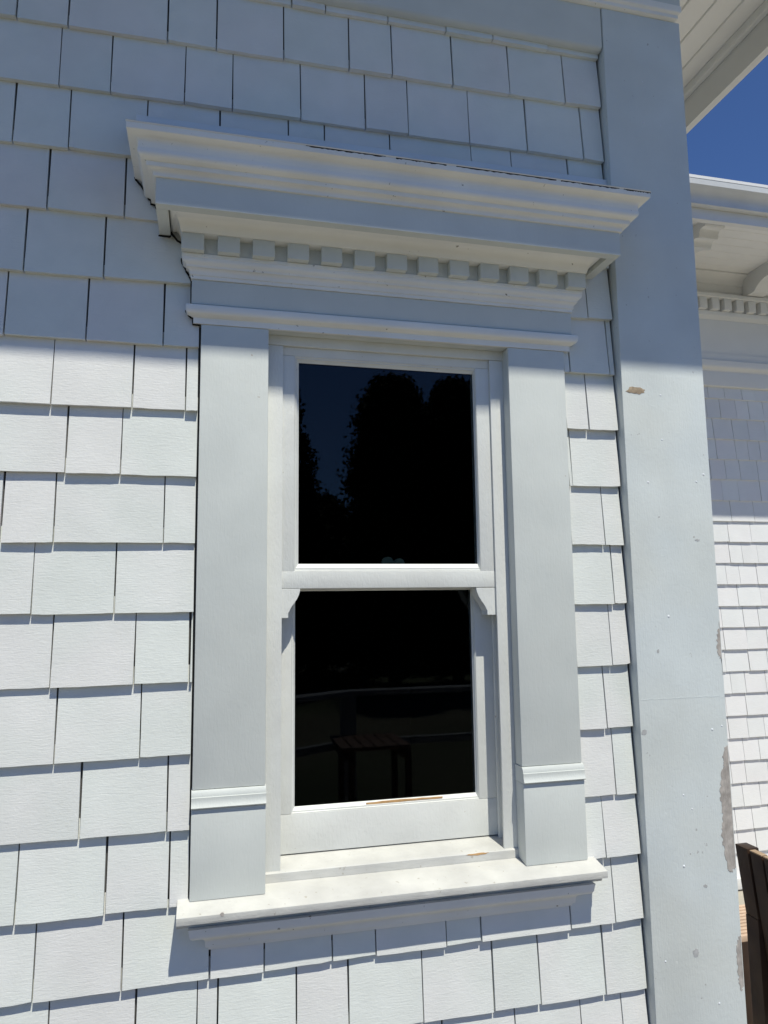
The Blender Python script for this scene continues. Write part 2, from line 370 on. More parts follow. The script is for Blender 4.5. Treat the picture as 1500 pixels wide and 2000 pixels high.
def dome(name, x, y, z, r, h, m, parent, n=8):
    v, f = [], []
    for k, (rr, hh) in enumerate(((1, 0), (0.8, 0.6), (0.4, 0.95))):
        for i in range(n): v.append((x+r*rr*math.cos(2*math.pi*i/n), y-h*hh+0.0004, z+r*rr*math.sin(2*math.pi*i/n)))
    v.append((x, y-h, z))
    for k in range(2):
        for i in range(n): f.append((k*n+i, k*n+(i+1) % n, (k+1)*n+(i+1) % n, (k+1)*n+i))
    for i in range(n): f.append((2*n+i, 2*n+(i+1) % n, 3*n))
    f.append(tuple(range(n-1, -1, -1)))
    return link(name, v, f, m, parent, smooth=60)
for px, py in ((1306, 1204), (1290, 772), (1360, 941), (1266, 942), (1293, 859), (1374, 927), (1391, 1425), (1410, 1418), (1335, 1553), (1352, 1580), (1336, 1692), (1405, 1960), (1290, 245), (1257, 240), (1255, 160), (1247, 35), (1293, 672), (1325, 700), (1300, 1878)):
    x, z = un(px, py, YC); dome('nail_head', x, YC, z, random.uniform(0.002, 0.0036), random.uniform(0.0008, 0.0016), 'nail', cb)

for px, py, rr in ((1236, 1041, 0.007), (1300, 1590, 0.009), (1375, 1270, 0.008), (1322, 1880, 0.008), (1386, 1795, 0.006)):
    x, z = un(px, py, YC); dome('knot', x, YC+0.0002, z, rr, 0.0006, 'corner', cb, n=12)
# ------------------------------------------------------------------ window
win = thing('sash_window', 'tall white sash window with dark glass, dentil cornice and sloping sill', 'window')
CX0, CX1 = -0.0215, 0.7435        # outer edges of the casings
CI0, CI1 = 0.1075, 0.6125         # inner edges of the casings
ZA0, ZA1 = -0.3625, -0.3315       # collar on the casings
def sill_z(y): return -0.515-0.0105*(-y)/0.0545
for x0, x1 in ((CX0, CI0), (CI1, CX1)):
    c = box('side_casing', x0, x1, -0.0065, 0.026, ZA1+0.0006, 0.5335, 'trim', win, bevel=0.002)
    v = boxv(x0-0.001, x1+0.001, -0.0125, 0.026, -0.53, ZA0-0.0006)
    for i in (0, 1): v[i] = (v[i][0], v[i][1], sill_z(-0.0125)+0.0006)
    for i in (2, 3): v[i] = (v[i][0], v[i][1], sill_z(0.026)+0.0006)
    link('plinth', v, BF, 'trim', c, smooth=35, bevel=0.002)
    moulding('collar', [(0.0075, ZA0), (0.0165, ZA0+0.0008)] + arc((0.0185, ZA0+0.003), (0.0145, ZA0+0.0195), 0.10, 4) + [(0.0125, ZA0+0.020), (0.0125, ZA0+0.0245), (0.0085, ZA1), (0.006, ZA1)],
             x0-0.0012, x1+0.0012, 0.0125, 'trim', c, yb=0.026, left=False, right=False)
# jambs, stops, parting beads
frame = box('head_jamb', 0.100, 0.635, 0.0335, 0.135, 0.536, 0.559, 'sash', win)
for x0, x1 in ((0.1000, 0.1245), (0.5995, 0.635)): box('side_jamb', x0, x1, 0.0335, 0.135, -0.5, 0.5355, 'sash', win)
box('stop_bead', 0.1015, 0.139, 0.0265, 0.0322, -0.494, 0.5140, 'sash', win, bevel=0.001)
box('stop_bead', 0.583, 0.6205, 0.0265, 0.0322, -0.494, 0.5140, 'sash', win, bevel=0.001)
box('head_stop', 0.1015, 0.6205, 0.0250, 0.0322, 0.5147, 0.545, 'sash', win, bevel=0.001)
for x0, x1 in ((0.125, 0.1325), (0.5905, 0.599)): box('parting_bead', x0, x1, 0.0685, 0.0775, -0.495, 0.535, 'sash', win, bevel=0.001)
def ring(name, o, i, prof, m, parent):
    """glazing bead: o, i = outer and inner rectangles (x0,x1,z0,z1), prof = (fraction from outer to inner, y)"""
    v, f = [], []
    n = len(prof)
    for t, y in prof:
        q = [a+(b-a)*t for a, b in zip(o, i)]
        v += [(q[0], y, q[2]), (q[1], y, q[2]), (q[1], y, q[3]), (q[0], y, q[3])]
    for k in range(n):
        k2 = (k+1) % n
        for j in range(4): f.append((4*k+j, 4*k+(j+1) % 4, 4*k2+(j+1) % 4, 4*k2+j))
    return link(name, v, f, m, parent)
# upper sash (outer track)
us = box('upper_sash', 0.126, 0.598, 0.0335, 0.068, 0.4970, 0.5345, 'sash', win, bevel=0.0012); us.name = 'upper_sash'
box('stile', 0.126, 0.1632, 0.0330, 0.068, 0.0265, 0.4966, 'sash', us, bevel=0.0012)
box('stile', 0.5526, 0.598, 0.0330, 0.068, 0.0265, 0.4966, 'sash', us, bevel=0.0012)
box('meeting_rail', 0.126, 0.598, 0.0325, 0.068, 0.0258, 0.0592, 'sash', us, bevel=0.0012)
ring('glazing_bead', (0.1633, 0.5525, 0.0593, 0.4969), (0.1727, 0.5496, 0.0745, 0.4858), [(0, 0.0338), (0.12, 0.0338), (0.2, 0.0365), (0.45, 0.0365), (0.5, 0.039), (1, 0.0435), (1, 0.0445), (0, 0.0445)], 'sash', us)
box('glass_pane', 0.164, 0.552, 0.045, 0.048, 0.060, 0.4965, 'glass', us, bevel=0)
hl = [(0.1265, 0.0254), (0.1752, 0.0254), (0.1752, 0.0215)] + arc((0.1740, 0.0170), (0.1655, 0.0000), 0.05, 3) + arc((0.1645, -0.0020), (0.1535, -0.0200), -0.05, 3) + [(0.1522, -0.0215), (0.1522, -0.0310), (0.1265, -0.0310)]
prism_y('sash_horn', hl, 0.0328, 0.0665, 'sash', us, bevel=0.0008)
prism_y('sash_horn', [(0.7165-x, z-0.0008) for x, z in hl], 0.0328, 0.0665, 'sash', us, bevel=0.0008)
# lower sash (inner track)
ls = box('lower_sash', 0.126, 0.598, 0.078, 0.113, -0.4823, -0.4093, 'sash', win, bevel=0.0012); ls.name = 'lower_sash'
box('stile', 0.126, 0.1640, 0.078, 0.113, -0.4090, 0.0660, 'sash', ls, bevel=0.0012)
box('stile', 0.5526, 0.598, 0.078, 0.113, -0.4090, 0.0660, 'sash', ls, bevel=0.0012)
box('meeting_rail', 0.1643, 0.5523, 0.0782, 0.113, 0.0270, 0.0655, 'sash', ls, bevel=0.0012)
ring('glazing_bead', (0.1641, 0.5525, -0.4092, 0.0268), (0.1718, 0.5484, -0.3982, 0.0215), [(0, 0.0788), (0.12, 0.0788), (0.2, 0.0815), (0.45, 0.0815), (0.5, 0.084), (1, 0.0885), (1, 0.0895), (0, 0.0895)], 'sash', ls)
box('glass_pane', 0.1645, 0.5515, 0.090, 0.093, -0.4085, 0.0265, 'glass', ls, bevel=0)
ragged('bare_wood_strip', [(0.315, -0.4035), (0.40, -0.4025), (0.475, -0.4025), (0.475, -0.3995), (0.40, -0.3990), (0.315, -0.4000)], 'bare_new', 0.0843, ls, amp=0.0007, sub=5, th=0.0012, label='orange bare wood along the bottom of the pane')
ragged('paint_flake', [(0.500, -0.4962), (0.525, -0.4950), (0.548, -0.4958), (0.538, -0.4985), (0.510, -0.4988)], 'bare_new', 0.0214, win, amp=0.0006, sub=4, th=0.0004, label='thin orange bare spot on the step below the sash')
ragged('paint_flake', [(un(434+4*math.cos(a), 1786+4*math.sin(a), -0.0545)) for a in (0, 1.05, 2.1, 3.14, 4.2, 5.2)], 'bare', -0.0541, win, amp=0.0006, sub=2, th=0.0007, label='brown nail spot on the sill edge')
# sash lock on the lower sash's meeting rail
lk = multi('sash_lock', [(0.345, 0.412, 0.084, 0.108, 0.0655, 0.0685)], 'brass', ls)
def lump(name, cx, w, h, y0, y1, parent):
    pts = [(cx-w/2, 0.0683)] + [(cx-w/2*math.cos(a*math.pi/8), 0.0683+h*(math.sin(a*math.pi/8)**0.55)) for a in range(1, 8)] + [(cx+w/2, 0.0683)]
    return prism_y(name, pts, y0, y1, 'brass', parent, smooth=45)
lump('lock_cam', 0.3665, 0.027, 0.0235, 0.086, 0.102, lk); lump('lock_lever', 0.3925, 0.024, 0.0205, 0.090, 0.104, lk)
# sill
sp = [(-0.0545, sill_z(-0.0545)), (0.021, sill_z(0.021)), (0.021, -0.552), (-0.030, -0.552), (-0.0345, -0.5385), (-0.0538, -0.5385)]
sill = prism_x('sill', sp, -0.0430, 0.7630, 'sill', win, bevel=0.0012, smooth=35)
prism_x('sub_sill', [(0.0215, -0.5150), (0.0215, -0.4960), (0.0235, -0.4942), (0.075, -0.4850), (0.130, -0.4840), (0.130, -0.520), (0.0215, -0.520)], 0.1015, 0.6205, 'sill', sill, smooth=30)
moulding('apron_moulding', [(0.004, -0.6020), (0.0050, -0.6015), (0.0060, -0.5975), (0.010, -0.5955)] + arc((0.011, -0.592), (0.022, -0.576), 0.22, 5) + arc((0.0235, -0.574), (0.0385, -0.5585), -0.25, 6) + [(0.040, -0.5525), (0.0, -0.5525)],
         0.0105, 0.7095, 0.006, 'moulding', sill, yb=0.004)
# head of the window
head = box('head_board', CX0-0.004, CX1+0.004, -0.0045, 0.0245, 0.5342, 0.626, 'trim', win, bevel=0.001)
moulding('neck_moulding', [(0.0, 0.5338), (0.0085, 0.5338), (0.0085, 0.5455), (0.0115, 0.5465)] + arc((0.0140, 0.5485), (0.0225, 0.5585), -0.22, 4) + arc((0.0225, 0.5595), (0.0165, 0.5690), -0.25, 4) + [(0.0125, 0.5705), (0.0, 0.5705)],
         -0.0365, 0.7565, 0.0085, 'moulding', win, yb=-0.0012)
box('frieze_panel', -0.0405, 0.7605, -0.0135, 0.010, 0.5708, 0.6195, 'trim', win, bevel=0.0012)
cor = moulding('bed_moulding', [(0.0, 0.6198), (0.0165, 0.6198), (0.0165, 0.6262), (0.0185, 0.6270)] + arc((0.0190, 0.6280), (0.0240, 0.6390), 0.18, 4) + [(0.0255, 0.6398), (0.0255, 0.6435)] + arc((0.0262, 0.6445), (0.0325, 0.6560), -0.22, 4) + [(0.0335, 0.6565), (0.0335, 0.6628), (0.0, 0.6628)],
         -0.0425, 0.7625, 0.0165, 'moulding', win, yb=-0.0012)
ds = box('dentil_band', -0.0480, 0.7680, -0.0300, 0.006, 0.6631, 0.7000, 'trim', win, bevel=0.0008)
W = 0.0415; PITCH_D = (0.84-W)/12
for i in range(13):
    x = -0.060+PITCH_D*i
    box('dentil', x+random.uniform(-.0004, .0004), x+W+random.uniform(-.0004, .0004), -0.0490, -0.0296, 0.6634+random.uniform(-.0005, .0005), 0.6952, 'trim', ds, bevel=0.0009)
for x0, x1 in ((-0.060, -0.0484), (0.7684, 0.780)): box('dentil', x0, x1, -0.0292, -0.0015, 0.6634, 0.6952, 'trim', ds, bevel=0.0009)
def moulding_sx(name, prof, xl, xr, p0, sx, m, parent, yb=-0.0018):
    v, f = [], []; n = len(prof)
    for p, z in prof:
        a = xl-(p-p0)*sx; b = xr+(p-p0)*sx
        v += [(a, yb, z), (a, -p, z), (b, -p, z), (b, yb, z)]
    for i in range(n-1):
        for j in range(3): f.append((4*i+j, 4*i+j+1, 4*i+5+j, 4*i+4+j))
        f.append((4*i+3, 4*i, 4*i+4, 4*i+7))
    f.append((0, 1, 2, 3)); f.append((4*n-4, 4*n-3, 4*n-2, 4*n-1))
    return link(name, v, f, m, parent, smooth=40)
moulding_sx('cove_moulding', [(0.0, 0.6955), (0.0505, 0.6955), (0.0525, 0.6962)] + arc((0.0530, 0.6975), (0.0905, 0.7165), 0.22, 7) + [(0.0915, 0.719), (0.0965, 0.7200), (0.0965, 0.7270), (0.0, 0.7270)],
            -0.0605, 0.7805, 0.0505, 0.44, 'moulding', win)
multi('cornice_fascia', [(-0.103, 0.823, -0.1180, -0.0985, 0.7080, 0.7590), (-0.103, -0.0825, -0.0980, -0.0018, 0.7080, 0.7590), (0.8025, 0.823, -0.0980, -0.0018, 0.7080, 0.7590),
                         (-0.0820, 0.8020, -0.0980, 0.002, 0.7275, 0.7590)], 'trim', win)
moulding_sx('crown_moulding', [(0.0, 0.7575), (0.1190, 0.7575), (0.1222, 0.7580)] + arc((0.1226, 0.7592), (0.1270, 0.7690), 0.22, 4) + [(0.1325, 0.7698), (0.1330, 0.7704), (0.1330, 0.7782), (0.1362, 0.7788)]
            + arc((0.1370, 0.7792), (0.1445, 0.7960), -0.26, 6) + arc((0.1450, 0.7975), (0.1580, 0.8160), 0.26, 6) + [(0.1615, 0.8168), (0.1620, 0.8176), (0.1620, 0.8290), (0.0, 0.8290)],
            -0.103, 0.823, 0.118, 1.10, 'moulding', win)
# dark strip drawn for the shade in the gap where the stepped end of the cornice meets the shingles, and grime under the cap's edge
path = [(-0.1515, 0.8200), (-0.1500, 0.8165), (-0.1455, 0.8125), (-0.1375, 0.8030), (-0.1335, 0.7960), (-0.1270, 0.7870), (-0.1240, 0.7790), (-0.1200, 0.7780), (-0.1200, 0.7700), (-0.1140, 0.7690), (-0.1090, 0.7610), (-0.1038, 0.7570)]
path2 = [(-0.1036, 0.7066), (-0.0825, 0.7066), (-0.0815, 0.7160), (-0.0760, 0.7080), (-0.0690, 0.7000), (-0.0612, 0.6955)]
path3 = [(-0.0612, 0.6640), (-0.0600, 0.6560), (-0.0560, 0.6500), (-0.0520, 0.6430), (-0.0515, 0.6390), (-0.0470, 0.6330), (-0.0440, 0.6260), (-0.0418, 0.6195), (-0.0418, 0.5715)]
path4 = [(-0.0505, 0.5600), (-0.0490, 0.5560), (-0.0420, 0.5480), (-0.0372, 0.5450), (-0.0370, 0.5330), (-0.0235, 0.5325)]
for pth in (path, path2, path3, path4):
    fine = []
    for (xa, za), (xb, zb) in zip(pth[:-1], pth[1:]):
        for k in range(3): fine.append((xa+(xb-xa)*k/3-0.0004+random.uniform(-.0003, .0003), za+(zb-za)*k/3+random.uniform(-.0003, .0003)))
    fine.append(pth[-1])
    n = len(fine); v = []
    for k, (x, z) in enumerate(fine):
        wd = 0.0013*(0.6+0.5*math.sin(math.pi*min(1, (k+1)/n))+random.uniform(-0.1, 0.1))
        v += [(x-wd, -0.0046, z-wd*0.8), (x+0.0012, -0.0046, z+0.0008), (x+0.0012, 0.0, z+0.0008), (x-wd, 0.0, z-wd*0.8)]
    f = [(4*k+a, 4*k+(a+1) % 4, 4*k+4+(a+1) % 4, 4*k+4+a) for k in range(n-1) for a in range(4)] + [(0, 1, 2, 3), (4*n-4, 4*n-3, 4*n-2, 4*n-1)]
    link('joint_shade_strip', v, f, 'grime_and_shade', win)
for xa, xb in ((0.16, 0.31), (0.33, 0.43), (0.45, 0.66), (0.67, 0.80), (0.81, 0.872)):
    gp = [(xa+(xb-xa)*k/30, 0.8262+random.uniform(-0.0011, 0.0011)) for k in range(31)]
    prism_y('grime_line', [(xa, 0.8288)] + gp + [(xb, 0.8288)], -0.1623, -0.1615, 'grime_and_shade', win)
# sloping metal cap over the crown, turned up against the wall
v = [(-0.1525, -0.1640, 0.8295), (0.8725, -0.1640, 0.8295), (0.8725, -0.0035, 0.934), (-0.1525, -0.0035, 0.934), (0.8725, -0.0035, 0.9515), (-0.1525, -0.0035, 0.9515)]
v += [(x, y+0.0015, z-0.0015) for x, y, z in v[:4]] + [(x, y+0.0015, z) for x, y, z in v[4:]]
link('cornice_flashing', [(x, y if y < -0.1 else y, z) for x, y, z in v], [(0, 1, 2, 3), (3, 2, 4, 5), (7, 6, 9, 8), (8, 9, 11, 10), (0, 6, 7, 1), (4, 10, 11, 5), (1, 7, 8, 2), (2, 8, 10, 4), (0, 3, 9, 6), (3, 5, 11, 9)], 'flash', win)
# dark room behind the glass
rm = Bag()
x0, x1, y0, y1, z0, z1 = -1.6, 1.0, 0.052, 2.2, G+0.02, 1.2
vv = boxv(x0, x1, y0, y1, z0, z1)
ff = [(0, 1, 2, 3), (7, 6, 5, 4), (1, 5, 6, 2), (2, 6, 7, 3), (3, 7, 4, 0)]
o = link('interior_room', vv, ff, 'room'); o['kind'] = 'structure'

# ------------------------------------------------------------------ eave of the near block
ZS = 2.0                                        # soffit height above the eye
EO, XE = 0.657, 1.82                             # overhang in front, outer edge at the side
eave = thing('roof_eave', 'white boarded roof eave overhanging the corner above the window wall', 'roof')
nb = 8
bw = (XE-XC1-0.015)/nb
for i in range(nb):
    a = XC1+0.012+bw*i
    prism_y('soffit_board', [(a+0.0012, ZS+0.004), (a+0.0045, ZS), (a+bw-0.0045, ZS), (a+bw-0.0012, ZS+0.004), (a+bw-0.0012, ZS+0.018), (a+0.0012, ZS+0.018)], -EO+0.03, 4.2, 'soffit', eave)
bf = (EO-0.06)/nb
for i in range(nb):
    a = -EO+0.03+bf*i
    prism_x('soffit_board', [(a+0.0012, ZS+0.004), (a+0.0045, ZS), (a+bf-0.0045, ZS), (a+bf-0.0012, ZS+0.004), (a+bf-0.0012, ZS+0.018), (a+0.0012, ZS+0.018)], XW0, XC1+0.0105, 'soffit', eave)
multi('fascia', [(XE, XE+0.028, -EO-0.028, 4.2, 1.857, 2.10), (XW0, XE-0.0005, -EO-0.028, -EO, 1.90, 2.10)], 'far_trim', eave)
box('soffit_trim', XE-0.024, XE-0.0006, -EO+0.031, 4.2, 1.968, 1.9995, 'soffit', eave, bevel=0.002)
multi('gutter', [(XE+0.0285, XE+0.12, -EO-0.13, 4.2, 2.0, 2.10), (XW0, XE+0.028, -EO-0.12, -EO-0.0285, 1.985, 2.10)], 'gutter', eave)
link('roof_slope', [(XW0, -EO-0.12, 2.102), (XE+0.12, -EO-0.12, 2.102), (XE+0.12, 4.2, 2.102), (XW0, 4.2, 2.102), (XW0, 2.2, 3.4), (-0.4, 2.2, 3.4), (-0.4, 4.2, 3.4), (XW0, 4.2, 3.4)],
     [(0, 1, 5, 4), (1, 2, 6, 5), (4, 5, 6, 7), (0, 4, 7, 3), (3, 7, 6, 2), (3, 2, 1, 0)], 'roof', eave)

# ------------------------------------------------------------------ wing of the house further back
YF = 2.35
far = thing('house_wing_wall', 'white shingle wall of the house wing set back beyond the corner', 'wall')
FX0, FX1 = XC1+0.01, 6.2
multi('sheathing', [(FX0, FX1, YF+0.0145, YF+0.06, G, 2.0)], 'sheath', far)
fieldF = Bag()
zb0 = 1.2192; expo = 0.1274
for k in range(24):
    zb = zb0-expo*k
    if zb < G+0.05: break
    x = FX0+random.uniform(0.01, 0.12)
    if k % 2: x += 0.05
    edges = [FX0]
    while x < FX1: edges.append(x); x += random.uniform(0.085, 0.165)
    edges.append(FX1)
    dz = random.uniform(-0.002, 0.002); tl = random.uniform(-0.0012, 0.0012)
    for a, b in zip(edges[:-1], edges[1:]):
        zt = min(zb+expo+0.03, 1.30)
        g = shingle_geo(a+0.0014, b-0.0014, zb+dz+tl*(a-3), zb+dz+tl*(b-3)+random.uniform(-.001, .001), zt, YF, expo, th=0.0105, n=2)
        vis = 2.72 < b and a < 3.62
        if vis: link('shingle', g[0], g[1], 'far_shingle', far)
        else: fieldF.add(g)
o = link('shingle_field', fieldF.v, fieldF.f, 'far_shingle', far); o['kind'] = 'stuff'
box('base_board', FX0, FX1, YF-0.03, YF+0.014, G+0.01, G+0.068, 'far_trim', far, bevel=0.003)
def far_mould(name, prof, m='far_trim'):
    n = len(prof)
    pts = [(YF-p, z) for p, z in prof] + [(YF+0.014, prof[-1][1]), (YF+0.014, prof[0][1])]
    return prism_x(name, pts, FX0, FX1, m, far, smooth=40)
far_mould('lower_frieze_board', [(0.010, 1.292), (0.017, 1.295), (0.019, 1.301), (0.019, 1.385)])
far_mould('band_moulding', [(0.022, 1.3855), (0.024, 1.392), (0.030, 1.396)] + arc((0.034, 1.398), (0.052, 1.416), -0.2, 4) + [(0.052, 1.444), (0.046, 1.448), (0.030, 1.450), (0.030, 1.496)])
far_mould('upper_frieze_board', [(0.022, 1.4965), (0.022, 1.7170)])
far_mould('bed_moulding', [(0.024, 1.7175), (0.030, 1.722)] + arc((0.032, 1.725), (0.050, 1.748), -0.2, 4) + [(0.052, 1.7605)])
db = far_mould('dentil_band', [(0.040, 1.7610), (0.040, 1.8340)])
x = 2.55
while x < 3.75:
    box('dentil', x, x+0.052, YF-0.082, YF-0.0405, 1.7625, 1.8335, 'far_trim', db, bevel=0.002); x += 0.088
far_mould('cornice_moulding', [(0.085, 1.8345), (0.092, 1.838), (0.092, 1.858), (0.075, 1.862), (0.050, 1.864), (0.050, 1.935), (0.056, 1.938)] + arc((0.058, 1.940), (0.100, 1.985), 0.18, 5) + [(0.108, 1.988), (0.108, 1.9985)])
feave = thing('wing_roof_eave', 'white eave of the house wing with gutter, brackets and boarded soffit', 'roof')
FO = 0.745
YE = YF-FO
nb = 9; bw = (FO-0.06)/nb
for i in range(nb):
    a = YE+0.045+bw*i
    prism_x('soffit_board', [(a+0.001, ZS+0.002), (a+0.003, ZS), (a+bw-0.003, ZS), (a+bw-0.001, ZS+0.002), (a+bw-0.001, ZS+0.016), (a+0.001, ZS+0.016)], XE+0.13, FX1, 'soffit', feave)
prism_x('fascia', [(YE+0.014, 1.925), (YE+0.046, 1.925), (YE+0.046, 2.098), (YE+0.014, 2.098)], XE+0.13, FX1, 'far_trim', feave)
prism_x('eave_moulding', [(YE+0.0465, 1.953), (YE+0.070, 1.953), (YE+0.086, 1.972), (YE+0.088, 1.985), (YE+0.1, 1.990), (YE+0.1, 1.9995), (YE+0.0465, 1.9995)], XE+0.13, FX1, 'soffit', feave, smooth=40)
gp = [(YE+0.0135, 1.985), (YE-0.012, 1.983)] + arc((YE-0.022, 1.985), (YE-0.058, 2.055), -0.18, 6) + [(YE-0.066, 2.062), (YE-0.066, 2.092), (YE+0.0135, 2.092)]
prism_x('gutter', gp, XE+0.13, FX1, 'gutter', feave, smooth=40)
prism_x('drip_edge', [(YE-0.0675, 2.0925), (YE+0.05, 2.0985), (YE+0.05, 2.112), (YE-0.0675, 2.108)], XE+0.13, FX1, 'far_shingle', feave)
link('roof_slope', [(XE+0.13, YE-0.06, 2.113), (FX1, YE-0.06, 2.113), (FX1, YE+2.6, 3.0), (XE+0.13, YE+2.6, 3.0), (XE+0.13, YE+2.6, 2.113), (FX1, YE+2.6, 2.113)],
     [(0, 1, 2, 3), (0, 4, 5, 1), (3, 2, 5, 4), (0, 3, 4), (1, 5, 2)], 'roof', feave)
def modillion(x0):
    wd = 0.118
    pr = [(YF-0.052, 1.9992), (YF-0.052, 1.866), (YF-0.13, 1.864)] + arc((YF-0.15, 1.866), (YF-0.30, 1.915), -0.14, 6) + arc((YF-0.32, 1.918), (YF-0.50, 1.895), -0.12, 5) + \
         arc((YF-0.52, 1.893), (YF-0.575, 1.918), -0.35, 5) + arc((YF-0.58, 1.925), (YF-0.628, 1.955), -0.35, 4) + [(YF-0.634, 1.962), (YF-0.634, 1.9992)]
    return prism_x('bracket', pr, x0, x0+wd, 'far_trim', feave, smooth=35)
for x0 in (1.96, 2.53, 3.24, 3.90, 4.5): modillion(x0)

# ------------------------------------------------------------------ wooden armchair beside the corner
chair = thing('wooden_armchair', 'dark brown slatted wooden armchair seen from behind, beside the corner board', 'chair')
def hexa(name, p, m, parent, bevel=0.002): return link(name, p, BF, m, parent, smooth=35, bevel=bevel)
def lean(z): return 1.545+0.11*(-0.735-z)        # backrest leans: x of its rear face at height z
ZT = -0.735
def slat(y0, y1, zt, zb, name, m='teak', th=0.022, dx=0.0):
    a, b = lean(zt)+dx, lean(zb)+dx
    return hexa(name, [(b, y0, zb), (b+th, y0, zb), (b+th, y1, zb), (b, y1, zb), (a, y0, zt), (a+th, y0, zt), (a+th, y1, zt), (a, y1, zt)], m, chair)
slat(0.515, 0.565, ZT+0.003, -0.93, 'back_post', th=0.040, dx=-0.003)
y = 0.5085; n = 0
while y > 0.06:
    s = slat(y-0.046, y, ZT-0.002*(n % 3), -1.19, 'back_slat', th=0.018)
    a = lean(ZT)  # pale cap paints in the sun falling on each slat's top
    hexa('sunlit_top_end', [(a-0.0005, y-0.0465, ZT-0.0015), (a+0.0195, y-0.0465, ZT-0.0015), (a+0.0195, y+0.0005, ZT-0.0015), (a-0.0005, y+0.0005, ZT-0.0015),
                          (a-0.0005, y-0.0465, ZT+0.002), (a+0.0195, y-0.0465, ZT+0.002), (a+0.0195, y+0.0005, ZT+0.002), (a-0.0005, y+0.0005, ZT+0.002)], 'teak_top', s, bevel=0.0008)
    y -= 0.0535; n += 1
yA, yB = y-0.008, 0.565
slat(yA, yA+0.05, ZT+0.003, -0.93, 'back_post', th=0.040, dx=-0.003)
for zc in (-0.86, -1.14): slat(yA+0.05, 0.515, zc+0.03, zc-0.03, 'cross_rail', th=0.020, dx=0.0185)
for k in range(8): box('seat_slat', 1.615+0.057*k, 1.615+0.057*k+0.05, yA, yB, -1.235, -1.213, 'teak', chair, bevel=0.002)
for yy in (yA, yB-0.05):
    box('seat_rail', 1.607, 2.055, yy+0.004, yy+0.041, -1.29, -1.2355, 'teak', chair, bevel=0.002)
    box('front_leg', 2.010, 2.055, yy-0.0455, yy-0.0005, G, -1.006, 'teak', chair, bevel=0.002)
    box('rear_leg', 1.562, 1.606, yy, yy+0.05, G, -0.9305, 'teak', chair, bevel=0.002)
    box('armrest', 1.607, 2.08, yy-0.05, yy+0.01, -1.0055, -0.982, 'teak', chair, bevel=0.003)
# slatted stool further back
tab = thing('slatted_stool', 'low slatted wooden stool between the chair and the far wall', 'stool')
for k in range(10): box('top_slat', 1.84, 2.34, 0.957+0.0235*k, 0.957+0.0235*k+0.0150, -1.212, -1.192, 'stool', tab, bevel=0.0015)
for xx in (1.8155, 2.3410): box('side_rail', xx, xx+0.0235, 0.945, 1.20, -1.245, -1.191, 'stool', tab, bevel=0.0015)
for xx in (1.8395, 2.3):
    for yy in (0.955, 1.15): box('leg', xx, xx+0.04, yy, yy+0.04, G, -1.2125, 'teak', tab, bevel=0.0015)

# ------------------------------------------------------------------ what the glass reflects: railing, table, trees behind the camera
rail = thing('terrace_railing', 'grey painted terrace railing with flat top rail behind the viewer, reflected in the lower pane', 'railing')
def seg(name, a, b, w_, z0, z1, m, parent):
    d = Vector((b[0]-a[0], b[1]-a[1])); d.normalize(); n = Vector((-d.y, d.x))*w_/2
    c = [(a[0]-n.x, a[1]-n.y), (b[0]-n.x, b[1]-n.y), (b[0]+n.x, b[1]+n.y), (a[0]+n.x, a[1]+n.y)]
    return link(name, [(x, y, z0) for x, y in c] + [(x, y, z1) for x, y in c], BF, m, parent, smooth=35, bevel=0.003)
RP = [(-1.9, -2.05), (0.98, -3.60), (6.5, -3.60)]
for a, b in zip(RP[:-1], RP[1:]):
    seg('top_rail', a, b, 0.12, -0.665, -0.63, 'rail', rail)
    seg('middle_rail', a, b, 0.05, -1.02, -0.97, 'rail', rail)
    seg('bottom_rail', a, b, 0.05, -1.52, -1.47, 'rail', rail)
for x, y in ((-1.9, -2.05), (-0.46, -2.825), (0.98, -3.60), (2.8, -3.6), (4.6, -3.6), (6.5, -3.6)):
    box('post', x-0.05, x+0.05, y-0.05, y+0.05, G, -0.667, 'rail', rail, bevel=0.003)
gt = thing('terrace_table', 'small brown slatted table on the terrace, reflected in the lower pane', 'table')
for k in range(6): box('top_slat', 0.82+0.075*k, 0.82+0.075*k+0.066, -3.42, -2.98, -0.93, -0.905, 'table_top', gt, bevel=0.002)
for x in (0.84, 1.21):
    box('apron', x, x+0.03, -3.40, -3.0, -0.985, -0.9305, 'teak', gt, bevel=0.002)
    for y in (-3.40, -3.04): box('leg', x+0.031, x+0.067, y, y+0.036, G, -0.9305, 'teak', gt, bevel=0.002)
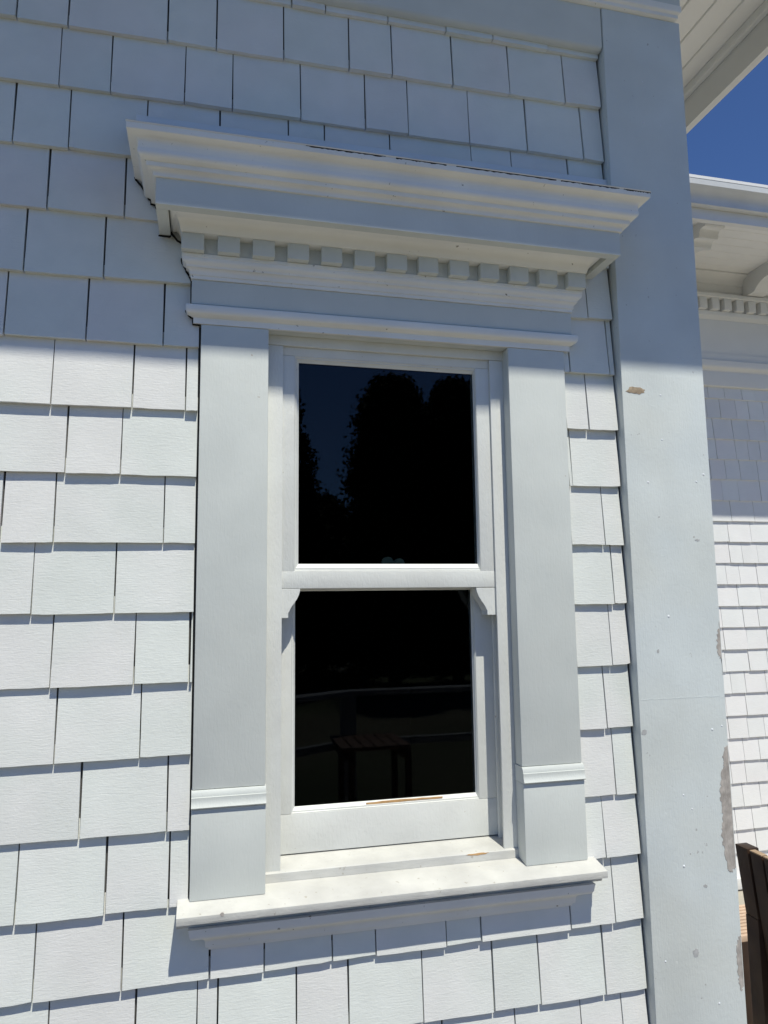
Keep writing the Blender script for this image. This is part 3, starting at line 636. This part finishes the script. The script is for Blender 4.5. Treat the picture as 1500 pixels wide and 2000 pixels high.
def tree(name, x, y, zt, rad, zb, label, nleaf, shape, seed, trunk=True):
    rnd = random.Random(seed)
    t = thing(name, label, 'tree', 'trees beyond the terrace')
    gz = G-0.35
    v, f = [], []
    for k in range(6):
        u = k/5; r = 0.16*(1-u*0.85); z = gz+(zt-0.4-gz)*u
        for i in range(7): v.append((x+r*math.cos(i*0.8976)+0.05*math.sin(k*1.7), y+r*math.sin(i*0.8976), z))
    for k in range(5):
        for i in range(7): f.append((7*k+i, 7*k+(i+1) % 7, 7*k+7+(i+1) % 7, 7*k+7+i))
    f.append(tuple(range(35, 42)))
    link('trunk', v, f, 'bark', t)
    v, f = [], []
    for c in range(nleaf//40):
        u = rnd.random()**0.75; a = rnd.random()*6.2832; rr = rad*shape(u)*(0.15+0.85*rnd.random()**0.5)
        cx, cy, cz = x+rr*math.cos(a), y+rr*math.sin(a), zb+(zt-zb)*u
        cs = rnd.uniform(0.12, 0.34)*min(1.0, 0.35+shape(u))
        for q in range(40):
            px, py, pz = cx+rnd.gauss(0, cs*0.6), cy+rnd.gauss(0, cs*0.6), cz+rnd.gauss(0, cs*0.6)
            s = rnd.uniform(0.04, 0.085); d1 = Vector((rnd.gauss(0, 1), rnd.gauss(0, 1), rnd.gauss(0, 1))).normalized()
            d2 = d1.cross(Vector((rnd.gauss(0, 1), rnd.gauss(0, 1), rnd.gauss(0, 1)))).normalized()
            k = len(v)
            v += [(px-d1.x*s, py-d1.y*s, pz-d1.z*s), (px+d2.x*s*.5, py+d2.y*s*.5, pz+d2.z*s*.5), (px+d1.x*s, py+d1.y*s, pz+d1.z*s), (px-d2.x*s*.5, py-d2.y*s*.5, pz-d2.z*s*.5)]
            f.append((k, k+1, k+2, k+3))
    link_fast('crown', v, f, 'leaf', t)
    return t
def link_fast(name, v, f, m, parent):
    me = bpy.data.meshes.new(name); me.from_pydata([(x, y, z+EYE) for x, y, z in v], [], f); me.materials.append(M[m])
    o = bpy.data.objects.new(name, me); COL.objects.link(o); o.parent = parent
    return o
col = lambda u: math.sqrt(max(0.0, 1-u**9)) * (1.0-0.35*u) * (0.9+0.1*math.sin(11*u+1)**2)
cone = lambda u: (1-u)**0.85*(0.8+0.2*math.sin(16*u)**2)
tree('evergreen_tree', 4.25, -15.0, 5.30, 1.30, -1.6, 'tall dark columnar evergreen, left of two, reflected in the upper pane', 60000, col, 3)
tree('evergreen_tree', 5.95, -15.4, 5.45, 1.15, -1.6, 'dark columnar evergreen, right of two, reflected in the upper pane', 50000, col, 4)
tree('conifer_tree', 1.72, -16.0, 5.8, 1.9, -1.5, 'pointed conifer at the left edge of the upper pane reflection', 36000, cone, 5)
tree('broadleaf_tree', 2.75, -17.5, 2.7, 1.6, -1.6, 'low rounded tree between the conifer and the evergreens', 34000, lambda u: math.sqrt(max(0.0, 1-(max(0.0, u-0.3)/0.72)**2)) if u < 1 else 0.1, 6)
hv, hf = [], []
rnd = random.Random(9)
for c in range(1500):
    cx, cy, cz = rnd.uniform(-9, 17), rnd.uniform(-19.6, -18.4), rnd.uniform(-2.0, 0.9+0.25*math.sin(c))
    for q in range(14):
        px, py, pz = cx+rnd.gauss(0, 0.2), cy+rnd.gauss(0, 0.2), cz+rnd.gauss(0, 0.2); s = rnd.uniform(0.08, 0.17)
        d1 = Vector((rnd.gauss(0, 1), rnd.gauss(0, 1), rnd.gauss(0, 1))).normalized(); d2 = d1.cross(Vector((0.3, 0.5, 0.8))).normalized(); k = len(hv)
        hv += [(px-d1.x*s, py-d1.y*s, pz-d1.z*s), (px+d2.x*s*.5, py+d2.y*s*.5, pz+d2.z*s*.5), (px+d1.x*s, py+d1.y*s, pz+d1.z*s), (px-d2.x*s*.5, py-d2.y*s*.5, pz-d2.z*s*.5)]
        hf.append((k, k+1, k+2, k+3))
hg = link_fast('hedge', hv, hf, 'leaf', None)
hg['label'] = 'long dark green hedge behind the trees beyond the terrace'; hg['category'] = 'hedge'
